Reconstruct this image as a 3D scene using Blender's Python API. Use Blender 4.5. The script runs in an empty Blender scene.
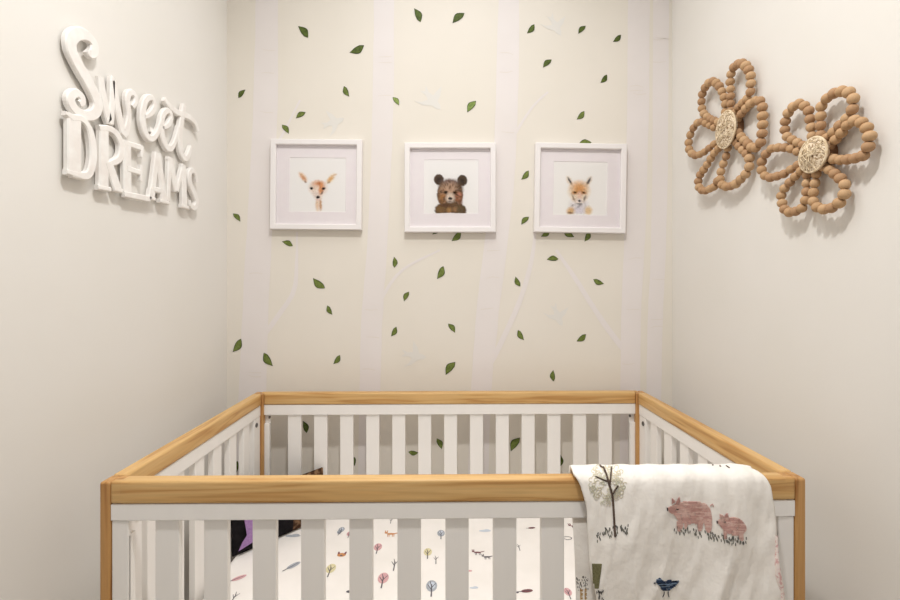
import bpy, bmesh, math, random
from mathutils import Vector, Matrix, noise
from mathutils.bvhtree import BVHTree
from mathutils.geometry import tessellate_polygon

random.seed(7)
C = bpy.context.scene.collection
# ------------------------------------------------------------------ survey numbers
F, CX, CY, H = 470.0, 450.0, 284.0, 1.25        # focal length and principal point in photo pixels, camera height
YB, XL, XR = 1.72, -0.816, 0.813                # back wall, left wall, right wall
ZC = 2.75

def on_back(px, py, y=YB):
    return Vector(((px - CX) / F * y, y, H + (CY - py) / F * y))
def on_side(px, py, X):
    y = X * F / (px - CX)
    return Vector((X, y, H + (CY - py) / F * y))
def on_level(px, py, z):
    y = (H - z) * F / (py - CY)
    return Vector(((px - CX) / F * y, y, z))

# ------------------------------------------------------------------ materials
def srgb(r, g, b):
    f = lambda c: c / 12.92 if c <= 0.04045 else ((c + 0.055) / 1.055) ** 2.4
    return (f(r / 255), f(g / 255), f(b / 255), 1.0)

def mat(name, col, rough=0.6, col2=None, scale=20.0, stretch=(1, 1, 1), bump=0.0, bscale=None, spec=0.3, detail=4.0, lo=0.35, hi=0.65, sheen=0.0):
    m = bpy.data.materials.new(name); m.use_nodes = True
    nt = m.node_tree; b = nt.nodes['Principled BSDF']
    b.inputs['Roughness'].default_value = rough
    b.inputs['Specular IOR Level'].default_value = spec
    if sheen: b.inputs['Sheen Weight'].default_value = sheen
    tc = nt.nodes.new('ShaderNodeTexCoord'); mp = nt.nodes.new('ShaderNodeMapping')
    mp.inputs['Scale'].default_value = stretch
    nt.links.new(tc.outputs['Object'], mp.inputs['Vector'])
    n = nt.nodes.new('ShaderNodeTexNoise'); n.inputs['Scale'].default_value = scale; n.inputs['Detail'].default_value = detail
    nt.links.new(mp.outputs['Vector'], n.inputs['Vector'])
    r = nt.nodes.new('ShaderNodeValToRGB')
    r.color_ramp.elements[0].position = lo; r.color_ramp.elements[1].position = hi
    r.color_ramp.elements[0].color = col; r.color_ramp.elements[1].color = col2 or col
    nt.links.new(n.outputs['Fac'], r.inputs['Fac']); nt.links.new(r.outputs['Color'], b.inputs['Base Color'])
    if bump:
        n2 = nt.nodes.new('ShaderNodeTexNoise'); n2.inputs['Scale'].default_value = bscale or scale; n2.inputs['Detail'].default_value = 5
        nt.links.new(mp.outputs['Vector'], n2.inputs['Vector'])
        bp = nt.nodes.new('ShaderNodeBump'); bp.inputs['Strength'].default_value = bump; bp.inputs['Distance'].default_value = 0.002
        nt.links.new(n2.outputs['Fac'], bp.inputs['Height']); nt.links.new(bp.outputs['Normal'], b.inputs['Normal'])
    return m

def wood_mat(name, axis, c1, c2, c3):
    m = bpy.data.materials.new(name); m.use_nodes = True
    nt = m.node_tree; b = nt.nodes['Principled BSDF']
    b.inputs['Roughness'].default_value = 0.42; b.inputs['Specular IOR Level'].default_value = 0.35
    tc = nt.nodes.new('ShaderNodeTexCoord'); mp = nt.nodes.new('ShaderNodeMapping')
    s = [26.0, 26.0, 26.0]; s[axis] = 1.3
    mp.inputs['Scale'].default_value = s
    nt.links.new(tc.outputs['Object'], mp.inputs['Vector'])
    n = nt.nodes.new('ShaderNodeTexNoise'); n.inputs['Scale'].default_value = 1.6; n.inputs['Detail'].default_value = 2; n.inputs['Distortion'].default_value = 0.4
    nt.links.new(mp.outputs['Vector'], n.inputs['Vector'])
    mu = nt.nodes.new('ShaderNodeMath'); mu.operation = 'MULTIPLY'; mu.inputs[1].default_value = 7.0
    fr = nt.nodes.new('ShaderNodeMath'); fr.operation = 'PINGPONG'; fr.inputs[1].default_value = 1.0
    nt.links.new(n.outputs['Fac'], mu.inputs[0]); nt.links.new(mu.outputs[0], fr.inputs[0])
    r = nt.nodes.new('ShaderNodeValToRGB'); e = r.color_ramp.elements
    e[0].position = 0.0; e[0].color = c1; e[1].position = 1.0; e[1].color = c3
    k = e.new(0.6); k.color = c2
    nt.links.new(fr.outputs[0], r.inputs['Fac'])
    n2 = nt.nodes.new('ShaderNodeTexNoise'); n2.inputs['Scale'].default_value = 9; n2.inputs['Detail'].default_value = 4
    nt.links.new(mp.outputs['Vector'], n2.inputs['Vector'])
    mx = nt.nodes.new('ShaderNodeMixRGB'); mx.blend_type = 'MULTIPLY'; mx.inputs['Fac'].default_value = 0.3
    nt.links.new(r.outputs['Color'], mx.inputs['Color1']); nt.links.new(n2.outputs['Fac'], mx.inputs['Color2'])
    nt.links.new(mx.outputs['Color'], b.inputs['Base Color'])
    return m

def attr_mat(name, rough=0.7):
    m = bpy.data.materials.new(name); m.use_nodes = True
    nt = m.node_tree; b = nt.nodes['Principled BSDF']; b.inputs['Roughness'].default_value = rough
    b.inputs['Specular IOR Level'].default_value = 0.15
    a = nt.nodes.new('ShaderNodeVertexColor'); a.layer_name = 'paint'
    nt.links.new(a.outputs['Color'], b.inputs['Base Color'])
    return m

def glass_mat(name):
    m = bpy.data.materials.new(name); m.use_nodes = True
    nt = m.node_tree; nt.nodes.clear()
    o = nt.nodes.new('ShaderNodeOutputMaterial'); t = nt.nodes.new('ShaderNodeBsdfTransparent'); g = nt.nodes.new('ShaderNodeBsdfGlossy')
    g.inputs['Roughness'].default_value = 0.03
    fr = nt.nodes.new('ShaderNodeFresnel'); fr.inputs['IOR'].default_value = 1.22
    mx = nt.nodes.new('ShaderNodeMixShader')
    nt.links.new(fr.outputs[0], mx.inputs[0]); nt.links.new(t.outputs[0], mx.inputs[1]); nt.links.new(g.outputs[0], mx.inputs[2])
    nt.links.new(mx.outputs[0], o.inputs['Surface'])
    return m

M = {}
M['wall'] = mat('wall_paint', srgb(227, 221, 210), 0.75, srgb(229, 223, 213), 3.0, bump=0.06, bscale=220, spec=0.2)
M['wall_side'] = mat('side_wall_paint', srgb(226, 223, 217), 0.75, srgb(228, 225, 220), 3.0, bump=0.06, bscale=220, spec=0.2)
M['ceil'] = mat('ceiling_paint', srgb(225, 218, 205), 0.9, spec=0.1)
M['floor'] = mat('carpet', srgb(170, 155, 135), 0.95, srgb(190, 176, 156), 180, bump=0.5, bscale=300, spec=0.05)
M['birch'] = mat('pale_birch_vinyl', srgb(228, 222, 219), 0.7, srgb(230, 224, 222), 6.0, spec=0.15)
M['birch_mark'] = mat('birch_ring_vinyl', srgb(226, 219, 213), 0.7, spec=0.15)
M['bird'] = mat('pale_bird_vinyl', srgb(224, 221, 215), 0.7, spec=0.15)
M['leaf_dark'] = mat('dark_leaf_vinyl', srgb(70, 82, 38), 0.6, srgb(92, 108, 50), 130, spec=0.2)
M['leaf_mid'] = mat('mid_leaf_vinyl', srgb(94, 108, 50), 0.6, srgb(120, 134, 70), 130, spec=0.2)
M['leaf_glare'] = mat('leaf_vinyl_with_glare', srgb(112, 134, 66), 0.6, srgb(146, 164, 94), 130, spec=0.2)  # lighter green: glare on the leaf painted into its colour
M['leaf_edge'] = mat('leaf_rim_vinyl', srgb(62, 74, 36), 0.6, spec=0.2)
wc = (srgb(228, 188, 128), srgb(220, 176, 114), srgb(198, 148, 88))
for i, ax in enumerate('xyz'):
    M['wood_' + ax] = wood_mat('honey_wood_' + ax, i, *(wc if ax != 'z' else (srgb(208, 160, 102), srgb(198, 148, 90), srgb(172, 120, 68))))
M['white'] = mat('white_lacquer', srgb(239, 236, 232), 0.45, srgb(241, 238, 234), 5, stretch=(6, 6, 1), spec=0.35)
M['bolt'] = mat('bolt_steel', srgb(92, 88, 84), 0.35, spec=0.6)
M['frame'] = mat('white_frame_paint', srgb(236, 232, 231), 0.4, spec=0.35)
M['mat'] = mat('lilac_mat_board', srgb(250, 243, 245), 0.8, srgb(251, 245, 246), 40, spec=0.1)
M['print'] = attr_mat('watercolour_print')
M['glass'] = glass_mat('picture_glass')
M['sign'] = mat('white_sign_paint', srgb(240, 238, 234), 0.5, srgb(232, 227, 222), 30, spec=0.3, bump=0.1, bscale=90)
bead_cols = [(198, 165, 128), (190, 156, 119), (180, 145, 111)]
M['beads'] = [mat('bead_wood_%s' % k, srgb(*c), 0.6, srgb(c[0] - 14, c[1] - 16, c[2] - 17), 60, stretch=(1, 1, 4), spec=0.2) for k, c in zip(('light', 'mid', 'tan'), bead_cols)]
M['wire'] = mat('brown_cord', srgb(120, 88, 62), 0.7)
M['raffia'] = mat('woven_raffia', srgb(166, 138, 104), 0.85, srgb(236, 220, 196), 260, bump=0.8, bscale=260, spec=0.1, lo=0.40, hi=0.54)
M['fibre'] = mat('raffia_fibre', srgb(234, 218, 190), 0.8, srgb(206, 184, 150), 90, spec=0.15)
M['backing'] = mat('flower_backing_wood', srgb(120, 86, 58), 0.7)
M['sheet'] = mat('white_sheet_cotton', srgb(246, 242, 238), 0.9, srgb(240, 236, 231), 9, bump=0.15, bscale=60, spec=0.1)
M['quilt'] = mat('white_muslin', srgb(244, 240, 234), 0.95, srgb(238, 233, 226), 30, bump=0.45, bscale=120, spec=0.05, sheen=0.1)
def flat(name, r, g, b, r2=None):
    return mat(name, srgb(r, g, b), 0.85, srgb(*r2) if r2 else None, 300, spec=0.1)

# ------------------------------------------------------------------ mesh helpers
def link(name, bm, mats, parent=None, smooth=False):
    me = bpy.data.meshes.new(name); bm.normal_update(); bm.to_mesh(me); bm.free()
    for m in (mats if isinstance(mats, (list, tuple)) else [mats]): me.materials.append(m)
    if smooth:
        for p in me.polygons: p.use_smooth = True
    o = bpy.data.objects.new(name, me); C.objects.link(o)
    if parent is not None: o.parent = parent
    return o
def tag(o, label, cat, group=None, kind=None):
    o['label'] = label; o['category'] = cat
    if group: o['group'] = group
    if kind: o['kind'] = kind
    return o
def thing(name, label, cat, loc=(0, 0, 0), rotz=0.0, group=None):
    o = bpy.data.objects.new(name, None); C.objects.link(o); o.empty_display_size = 0.05
    o.location = loc; o.rotation_euler = (0, 0, rotz)
    return tag(o, label, cat, group)
def add_box(bm, x0, x1, y0, y1, z0, z1, bev=0.0, seg=2, mi=0):
    t = bmesh.new()
    bmesh.ops.create_cube(t, size=1.0)
    for v in t.verts:
        v.co = Vector(((x0 + x1) / 2 + v.co.x * (x1 - x0), (y0 + y1) / 2 + v.co.y * (y1 - y0), (z0 + z1) / 2 + v.co.z * (z1 - z0)))
    if bev: bmesh.ops.bevel(t, geom=list(t.edges), offset=bev, segments=seg, affect='EDGES', profile=0.6)
    for f in t.faces: f.material_index = mi; f.smooth = bool(bev and seg > 2)
    merge(bm, t)
def merge(bm, t):
    me = bpy.data.meshes.new('tmp'); t.to_mesh(me); t.free(); bm.from_mesh(me); bpy.data.meshes.remove(me)
def box(name, dims, m, parent=None, bev=0.0, seg=2):
    bm = bmesh.new(); add_box(bm, *dims, bev=bev, seg=seg); return link(name, bm, m, parent)
def prism(bm, pts, d, mi=0):
    """closed flat outline pts (3D, planar) extruded by vector d"""
    pts = [Vector(p) for p in pts]; n = len(pts)
    a = [bm.verts.new(p) for p in pts]; b = [bm.verts.new(p + d) for p in pts]
    tris = tessellate_polygon([pts])
    for t in tris:
        for vs in ([a[i] for i in t], [b[i] for i in reversed(t)]):
            try: bm.faces.new(vs).material_index = mi
            except ValueError: pass
    for i in range(n):
        j = (i + 1) % n
        bm.faces.new((a[i], a[j], b[j], b[i])).material_index = mi
def tube(bm, pts, r, seg=8, closed=False, mi=0):
    rings = []; n = len(pts)
    for i, p in enumerate(pts):
        if closed: t = pts[(i + 1) % n] - pts[i - 1]
        else: t = pts[min(i + 1, n - 1)] - pts[max(i - 1, 0)]
        t.normalize(); u = t.orthogonal() if abs(t.x) > 0.9 else t.cross(Vector((1, 0, 0))); u.normalize(); v = t.cross(u)
        rr = r[i] if isinstance(r, (list, tuple)) else r
        rings.append([bm.verts.new(p + (u * math.cos(a) + v * math.sin(a)) * rr) for a in [k * 2 * math.pi / seg for k in range(seg)]])
    for i in range(n if closed else n - 1):
        A, B = rings[i], rings[(i + 1) % n]
        for k in range(seg):
            f = bm.faces.new((A[k], A[(k + 1) % seg], B[(k + 1) % seg], B[k])); f.smooth = True; f.material_index = mi
    if not closed:
        bm.faces.new(rings[0]).material_index = mi; bm.faces.new(list(reversed(rings[-1]))).material_index = mi
def smooth_path(pts, n, closed=False):
    """Catmull-Rom through pts, resampled to n points of equal spacing"""
    P = [Vector(p) for p in pts]; dense = []
    m = len(P)
    for i in range(m if closed else m - 1):
        g = (lambda k: P[k % m]) if closed else (lambda k: P[max(0, min(m - 1, k))])
        p0, p1, p2, p3 = g(i - 1), g(i), g(i + 1), g(i + 2)
        for k in range(12):
            t = k / 12
            dense.append(0.5 * ((2 * p1) + (p2 - p0) * t + (2 * p0 - 5 * p1 + 4 * p2 - p3) * t * t + (3 * p1 - p0 - 3 * p2 + p3) * t ** 3))
    dense.append(P[0] if closed else P[-1])
    L = [0.0]
    for i in range(1, len(dense)): L.append(L[-1] + (dense[i] - dense[i - 1]).length)
    out = []; j = 0
    for k in range(n):
        s = L[-1] * k / (n if closed else max(1, n - 1))
        while j < len(L) - 2 and L[j + 1] < s: j += 1
        w = (s - L[j]) / max(1e-9, L[j + 1] - L[j]); out.append(dense[j].lerp(dense[j + 1], min(1, w)))
    return out

# ------------------------------------------------------------------ room
def struct(name, dims, m):
    o = box(name, dims, m); o['kind'] = 'structure'; return o
YR = -1.7
struct('wall_back', (XL - 0.1, XR + 0.1, YB, YB + 0.1, -0.1, ZC + 0.1), M['wall'])
struct('wall_left', (XL - 0.1, XL, YR, YB, 0.0, ZC), M['wall_side'])
struct('wall_right', (XR, XR + 0.1, YR, YB, 0.0, ZC), M['wall_side'])
struct('floor', (XL - 0.1, XR + 0.1, YR, YB, -0.1, 0.0), M['floor'])
struct('ceiling', (XL - 0.1, XR + 0.1, YR, YB, ZC, ZC + 0.1), M['ceil'])

# ------------------------------------------------------------------ wall decals: birch trunks, birds, leaves
def wall_strip(bm, pts_px, widths_px, y, thick=0.0004, mi=0, wob=0.6):
    """vinyl band along a pixel path on the back wall"""
    n = max(8, int(sum((Vector(pts_px[i + 1]) - Vector(pts_px[i])).length for i in range(len(pts_px) - 1)) / 9))
    P = smooth_path([(p[0], p[1], w) for p, w in zip(pts_px, widths_px)], n)
    L, R = [], []
    for i, p in enumerate(P):
        t = P[min(i + 1, n - 1)] - P[max(i - 1, 0)]; t.z = 0; t.normalize(); nn = Vector((-t.y, t.x, 0))
        w = p.z / 2
        a = noise.noise(Vector((p.x * .07, p.y * .05, 1.3))) * wob; b = noise.noise(Vector((p.x * .07, p.y * .05, 7.7))) * wob
        L.append(p + nn * (w + a)); R.append(p - nn * (w + b))
    va = [bm.verts.new(on_back(q.x, q.y, y)) for q in L]; vb = [bm.verts.new(on_back(q.x, q.y, y)) for q in R]
    for i in range(n - 1):
        f = bm.faces.new((va[i], va[i + 1], vb[i + 1], vb[i])); f.material_index = mi

trunks = [
    ([(267, -18), (265.5, 100), (261, 200), (256, 300), (250.5, 450), (246, 640)], [22, 24, 25, 26, 28, 30],
     [([(262, 338), (278, 316), (294, 291), (296.5, 262), (297, 232)], [5, 5, 4.5, 3, 2]), ([(268, 160), (285, 130), (300, 100)], [3, 2.5, 2])],
     'palest birch trunk decal on back wall, partly behind the fawn frame, with a bent branch'),
    ([(384, -18), (383, 100), (378, 230), (371.5, 330), (369, 450), (366, 640)], [20, 21, 20, 21, 21, 22],
     [([(375, 310), (400, 272), (440, 250)], [4, 3, 2])],
     'pale birch trunk decal rising between the fawn and bear pictures'),
    ([(509, -18), (508, 60), (504, 170), (494, 260), (486, 330), (480, 420), (474, 640)], [20, 22, 22, 23, 22, 20, 22],
     [([(485, 372), (500, 345), (520, 300), (532, 258), (536, 220)], [6, 5.5, 5, 4, 2]), ([(506, 150), (530, 110), (548, 92)], [3, 2.5, 2])],
     'pale birch trunk decal leaning between the bear and fox pictures'),
    ([(639, -18), (638, 100), (635, 230), (631, 320), (630, 450), (627, 640)], [22, 22, 21, 20, 20, 22],
     [([(626, 352), (603, 322), (575, 278), (556, 250)], [6, 5.5, 4.5, 3])],
     'pale birch trunk decal beside the fox frame, sending a branch down towards the crib'),
    ([(661, -18), (660.5, 100), (659, 230), (655, 330), (653, 450), (650, 640)], [16, 16, 15, 15, 15, 16], [],
     'narrow pale birch trunk decal in the corner by the right wall'),
]
for path, w, brs, lab in trunks:
    bm = bmesh.new()
    wall_strip(bm, path, w, YB - 0.0004)
    for bp, bw in brs: wall_strip(bm, bp, bw, YB - 0.0006, wob=0.3)
    for k in range(6):
        yy = random.uniform(10, 135) if k < 3 else random.uniform(240, 380); P = smooth_path([(p[0], p[1], 0) for p in path], 60)
        c = min(P, key=lambda q: abs(q.y - yy)); s = random.choice((-1, 1))
        wall_strip(bm, [(c.x - 8 * s, yy), (c.x - 1 * s, yy + random.uniform(-1, 1)), (c.x + 5 * s, yy + random.uniform(-2, 2))], [1.0, 0.9, 0.5], YB - 0.0008, mi=1, wob=0.1)
    o = link('birch_decal', bm, [M['birch'], M['birch_mark']])
    tag(o, lab, 'wall decal', 'birch trunk decals on the back wall')

def bird(c, s, rot, lab):
    o1 = [(11, -1), (7, -3), (3, -3.2), (0, -9), (-6, -15), (-5, -8), (-4, -3.5), (-9, -2), (-16, -4), (-12, 0), (-15, 3.5), (-8, 2), (-4, 3), (-6, 9), (-11, 14), (-3, 10), (3, 3.4), (8, 2)]
    ca, sa = math.cos(rot), math.sin(rot)
    bm = bmesh.new()
    prism(bm, [on_back(c[0] + s * (x * ca - y * sa), c[1] + s * (x * sa + y * ca), YB - 0.0003) for x, y in o1], Vector((0, -0.0004, 0)))
    tag(link('bird_decal', bm, M['bird']), lab, 'wall decal', 'pale bird decals on the back wall')
bird((433, 101), 1.05, 0.9, 'faint white flying bird decal above the bear picture')
bird((416, 356), 0.95, 0.2, 'faint white bird decal low on wall above crib, below the bear picture')
bird((558, 317), 0.9, 1.2, 'faint white bird decal below the fox picture')
bird((335, 122), 0.9, -0.3, 'faint white bird decal just over the fawn frame')
bird((556, 27), 0.9, 1.1, 'faint white bird decal high on wall above the fox picture')

leaves = [
 (298, 26, 308, 37.7, 'd', 'topmost green leaf decal above the fawn picture, tip up left'),
 (349.5, 52.5, 364, 45.3, 'd', 'green leaf decal lying nearly flat, high above the fawn picture\'s right edge'),
 (414.1, 8.3, 420.5, 22, 'd', 'upright green leaf decal at wall top, just right of second birch trunk'),
 (245.3, 89.6, 238.4, 97.9, 'd', 'green leaf decal in the left corner, higher than the fawn frame'),
 (349.2, 96.5, 344, 86, 'm', 'green leaf decal with tip down, above the fawn frame\'s right corner'),
 (399, 105.4, 392.7, 97, 'p', 'faded little green leaf decal above the bear frame\'s left corner'),
 (295.9, 118.3, 305.6, 112.3, 'm', 'upper leaf decal of the close pair just above the fawn frame'),
 (288.7, 133.7, 281.9, 124.7, 'm', 'lower leaf decal of the close pair just above the fawn frame'),
 (452.5, 23.2, 464.5, 13, 'd', 'large tilted green leaf decal at wall top above the bear picture'),
 (527, 33.2, 534.4, 24.2, 'd', 'green leaf decal near wall top, just right of third birch trunk'),
 (578.4, 33.7, 585.7, 25.8, 'd', 'topmost green leaf decal over the middle of the fox picture'),
 (613, 41.7, 621, 34.7, 'd', 'green leaf decal near wall top touching the fourth birch trunk'),
 (543.1, 67.6, 551.6, 59.5, 'd', 'green leaf decal above the fox frame\'s left end, second from wall top'),
 (600.5, 82.9, 607, 74.5, 'd', 'green leaf decal above the fox frame\'s right half, second from wall top'),
 (467.3, 112.4, 476, 100.8, 'p', 'broad light green leaf decal above the bear frame\'s right half'),
 (576.7, 119.4, 584.4, 111, 'm', 'whole green leaf decal closest above the top of fox frame'),
 (577.5, 145.5, 591.5, 142.3, 'm', 'green leaf decal mostly hidden behind the top of fox frame'),
 (521.3, 179.5, 528.7, 170.5, 'm', 'upper leaf decal of the two between the bear and fox frames'),
 (521.3, 224.6, 529, 216.8, 'm', 'lower leaf decal of the two between the bear and fox frames'),
 (541, 236.5, 550, 230, 'm', 'leaf decal peeking out under the fox frame\'s left corner'),
 (574.3, 237, 563.5, 229, 'm', 'leaf decal peeking out under the middle of the fox frame'),
 (584.5, 241.5, 589.7, 231, 'm', 'leaf decal hanging below the fox frame, longest of three there'),
 (432.5, 234.5, 441, 229.5, 'd', 'dark sliver of leaf decal under the bear frame\'s left half'),
 (451.5, 241, 461, 231.5, 'm', 'leaf decal half showing under the bear frame\'s right half'),
 (282, 241.6, 292.8, 246, 'm', 'green leaf decal closest below the fawn frame'),
 (313, 278, 325, 288.3, 'm', 'large green leaf decal below the fawn picture, tip up left'),
 (332.3, 314.7, 327.3, 305.5, 'm', 'small green leaf decal under the large one below the fawn picture'),
 (232.6, 352, 241, 338.7, 'm', 'green leaf decal low in the left corner, on the trunk\'s left edge above crib'),
 (272.7, 366, 263.7, 352.7, 'm', 'large green leaf decal with tip down, just above the crib\'s left back corner'),
 (333.3, 364, 340, 355, 'm', 'small green leaf decal above crib\'s back rail, left of second birch trunk'),
 (394, 256.7, 394.3, 267.7, 'm', 'upright green leaf decal below the bear frame\'s left corner'),
 (437, 279, 443.3, 266, 'm', 'large green leaf decal below the middle of the bear picture'),
 (404, 301.3, 409, 291.7, 'm', 'green leaf decal below the bear picture, second down on its left side'),
 (391, 336.4, 396.3, 326.7, 'm', 'green leaf decal below the bear picture, lowest on its left side'),
 (546.8, 259.5, 558.5, 259, 'm', 'green leaf decal lying flat, below the fox frame\'s left half'),
 (515.6, 276.5, 520.2, 286.5, 'm', 'green leaf decal with tip up, on the slanted branch right of third trunk'),
 (604, 283.7, 593.3, 279.3, 'm', 'green leaf decal lying flat below the fox frame\'s right half'),
 (455, 332.8, 448.2, 323.7, 'm', 'small green leaf decal below the bear picture, left of third birch trunk'),
 (524, 340, 518, 330, 'm', 'green leaf decal with tip down, right of third trunk and its branch'),
 (576.5, 341.3, 586, 334.2, 'm', 'green leaf decal under the fourth trunk\'s slanting branch'),
 (445.7, 375, 455.3, 362, 'm', 'large green leaf decal above the middle of crib\'s back rail'),
 (553.3, 370, 553.6, 381.3, 'm', 'small upright green leaf decal just above crib\'s back rail, under fox picture'),
 (303, 421, 306.7, 433, 'd', 'leaf decal in shade behind the crib\'s leftmost back slats, under the rail'),
 (354.8, 466, 349.5, 455, 'd', 'leaf decal half hidden by a crib back slat, left of the pair at centre'),
 (418.6, 452.6, 408.3, 452, 'm', 'leaf decal lying flat, seen between the crib\'s back slats'),
 (441.7, 449.3, 436.8, 438.5, 'm', 'leaf decal with tip down, seen between the crib\'s middle back slats'),
 (510.8, 451.3, 519.8, 437.7, 'm', 'largest leaf decal seen between the crib\'s back slats'),
 (558, 468.5, 560, 454.5, 'd', 'leaf decal half hidden by a crib back slat beside the draped quilt'),
 (235.5, 475, 237.5, 461, 'd', 'dark leaf decal glimpsed through the crib\'s left side slats'),
 (240.2, 221.5, 233, 213.5, 'm', 'green leaf decal by the left wall corner, level with fawn frame\'s bottom edge'),
]
def leaf(x0, y0, x1, y1, tone, lab, k):
    """tip (x0,y0), stalk end (x1,y1) in photo pixels on the back wall"""
    t = Vector((x0, y0)); b = Vector((x1, y1)); ax = b - t; L = ax.length; ax.normalize(); nn = Vector((-ax.y, ax.x))
    bend = (0.09 if k % 2 else -0.09) * L; wid = L * 0.225
    prof = [0, .30, .62, .88, 1.0, .98, .80, .45, 0]; N = len(prof) - 1
    cen = [t + ax * (L * i / N) + nn * (bend * math.sin(math.pi * i / N) * (1 if i < N * .7 else .7)) for i in range(N + 1)]
    bm = bmesh.new(); y = YB - 0.0012
    def ringpts(s):
        return [cen[i] + nn * (wid * prof[i] * s) for i in range(N + 1)] + [cen[i] - nn * (wid * prof[i] * s) for i in range(N - 1, 0, -1)]
    prism(bm, [on_back(p.x, p.y, y) for p in ringpts(1.0)], Vector((0, 0.0006, 0)), 1)
    prism(bm, [on_back(p.x, p.y, y - 0.0003) for p in [cen[1].lerp(cen[0], .3)] + ringpts(.78)[1:N] + [cen[N - 1].lerp(cen[N], .5)] + ringpts(.78)[N + 1:]], Vector((0, 0.0002, 0)), 0)
    o = link('leaf_decal', bm, [M[{'d': 'leaf_dark', 'm': 'leaf_mid', 'p': 'leaf_glare'}[tone]], M['leaf_edge']])
    tag(o, lab, 'wall decal', 'green leaf decals scattered on the back wall')
for k, a in enumerate(leaves): leaf(*a, k)

# ------------------------------------------------------------------ framed prints
def blob(cx, cy, rx, ry, ang, col, op=1.0, soft=0.35):
    return (cx, cy, rx, ry, math.radians(ang), srgb(*col)[:3], op, soft)
def painted_print(name, parent, x0, x1, y0, y1, ops, paper, yy, loc):
    n = 110; bm = bmesh.new(); cl = bm.verts.layers.float_color.new('paint')
    pap = srgb(*paper)[:3]; g = []
    for j in range(n + 1):
        row = []
        for i in range(n + 1):
            px = x0 + (x1 - x0) * i / n; py = y0 + (y1 - y0) * j / n
            v = bm.verts.new(on_back(px, py, yy) - loc)
            c = list(pap)
            wx = px + 0.55 * noise.noise(Vector((px * .55, py * .55, 3))); wy = py + 0.55 * noise.noise(Vector((px * .55, py * .55, 9)))
            for (cx, cy, rx, ry, an, col, op, soft) in ops:
                dx, dy = wx - cx, wy - cy
                u = (dx * math.cos(an) + dy * math.sin(an)) / rx; w = (-dx * math.sin(an) + dy * math.cos(an)) / ry
                d = math.sqrt(u * u + w * w)
                if d > 1.0 + soft: continue
                a = op * max(0.0, min(1.0, (1.0 + soft - d) / (2 * soft))) if soft > 0 else op
                vv = 1.0 + 0.30 * noise.noise(Vector((px * .9, py * .9, cx))) + 0.16 * noise.noise(Vector((px * 2.2, py * 1.6, cy)))
                for k in range(3): c[k] = c[k] * (1 - a) + min(1, col[k] * vv) * a
            v[cl] = (c[0], c[1], c[2], 1.0); row.append(v)
        g.append(row)
    for j in range(n):
        for i in range(n): bm.faces.new((g[j][i], g[j + 1][i], g[j + 1][i + 1], g[j][i + 1]))
    return link(name, bm, M['print'], parent)

def r4b(bm, x0, x1, z0, z1, y): return [bm.verts.new(p) for p in ((x0, y, z0), (x1, y, z0), (x1, y, z1), (x0, y, z1))]
def picture(label, ox, oy, hw, hh, px0, px1, py0, py1, ops, tilt, paper=(254, 252, 250)):
    """ox,oy centre in px at the front of the frame; hw,hh half sizes in px"""
    yf = YB - 0.026
    c = on_back(ox, oy, yf); c.y = YB - 0.002
    t = thing('picture_frame', label, 'picture', c, 0, 'framed animal prints')
    t.rotation_euler = (0, math.radians(tilt), 0)
    k = yf / F; W, Hh = hw * k, hh * k; mw = 0.0195
    bm = bmesh.new()
    # mitred moulding: outer and inner outlines at back and front
    def rect(w, h, y): return [bm.verts.new((sx * w, y, sz * h)) for sx, sz in ((-1, -1), (1, -1), (1, 1), (-1, 1))]
    a = rect(W, Hh, 0.0); b = rect(W, Hh, -0.022); b2 = rect(W - 0.002, Hh - 0.002, -0.024); c2 = rect(W - mw + 0.002, Hh - mw + 0.002, -0.024)
    d = rect(W - mw, Hh - mw, -0.022); e = rect(W - mw, Hh - mw, -0.004); f_ = rect(W - mw, Hh - mw, 0.0)
    for p, q in ((a, b), (b, b2), (b2, c2), (c2, d), (d, e), (e, f_), (f_, a)):
        for i in range(4): bm.faces.new((p[i], p[(i + 1) % 4], q[(i + 1) % 4], q[i]))
    bmesh.ops.recalc_face_normals(bm, faces=bm.faces)
    link('frame', bm, M['frame'], t)
    box('backing_board', (-W + mw - .002, W - mw + .002, -0.003, -0.0005, -Hh + mw - .002, Hh - mw + .002), M['mat'], t)
    # mat board with a bevelled window
    ym = YB - 0.010; km = ym / F
    wx0, wx1 = (px0 - ox) * km, (px1 - ox) * km; wz0, wz1 = (oy - py1) * km, (oy - py0) * km
    bm = bmesh.new()
    def r4(x0, x1, z0, z1, y): return [bm.verts.new(p) for p in ((x0, y, z0), (x1, y, z0), (x1, y, z1), (x0, y, z1))]
    o4 = r4(-W + mw - .001, W - mw + .001, -Hh + mw - .001, Hh - mw + .001, -0.0085); i4 = r4(wx0 - .001, wx1 + .001, wz0 - .001, wz1 + .001, -0.0085); j4 = r4(wx0, wx1, wz0, wz1, -0.0066)
    for p, q in ((o4, i4), (i4, j4)):
        for i in range(4): bm.faces.new((p[i], p[(i + 1) % 4], q[(i + 1) % 4], q[i]))
    link('mat_board', bm, M['mat'], t)
    yp = YB - 0.0085
    cp = Vector(c); 
    # print sits behind the window; painted in photo pixels, re-centred on the frame
    cc = on_back(ox, oy, yp); cc.y = c.y
    painted_print('animal_print', t, px0 - .4, px1 + .4, py0 - .4, py1 + .4, ops, paper, yp, cc)
    bm = bmesh.new(); bm.faces.new(r4b(bm, -W + mw - .001, W - mw + .001, -Hh + mw - .001, Hh - mw + .001, -0.0115)); link('glass_pane', bm, M['glass'], t)
    return t

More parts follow.
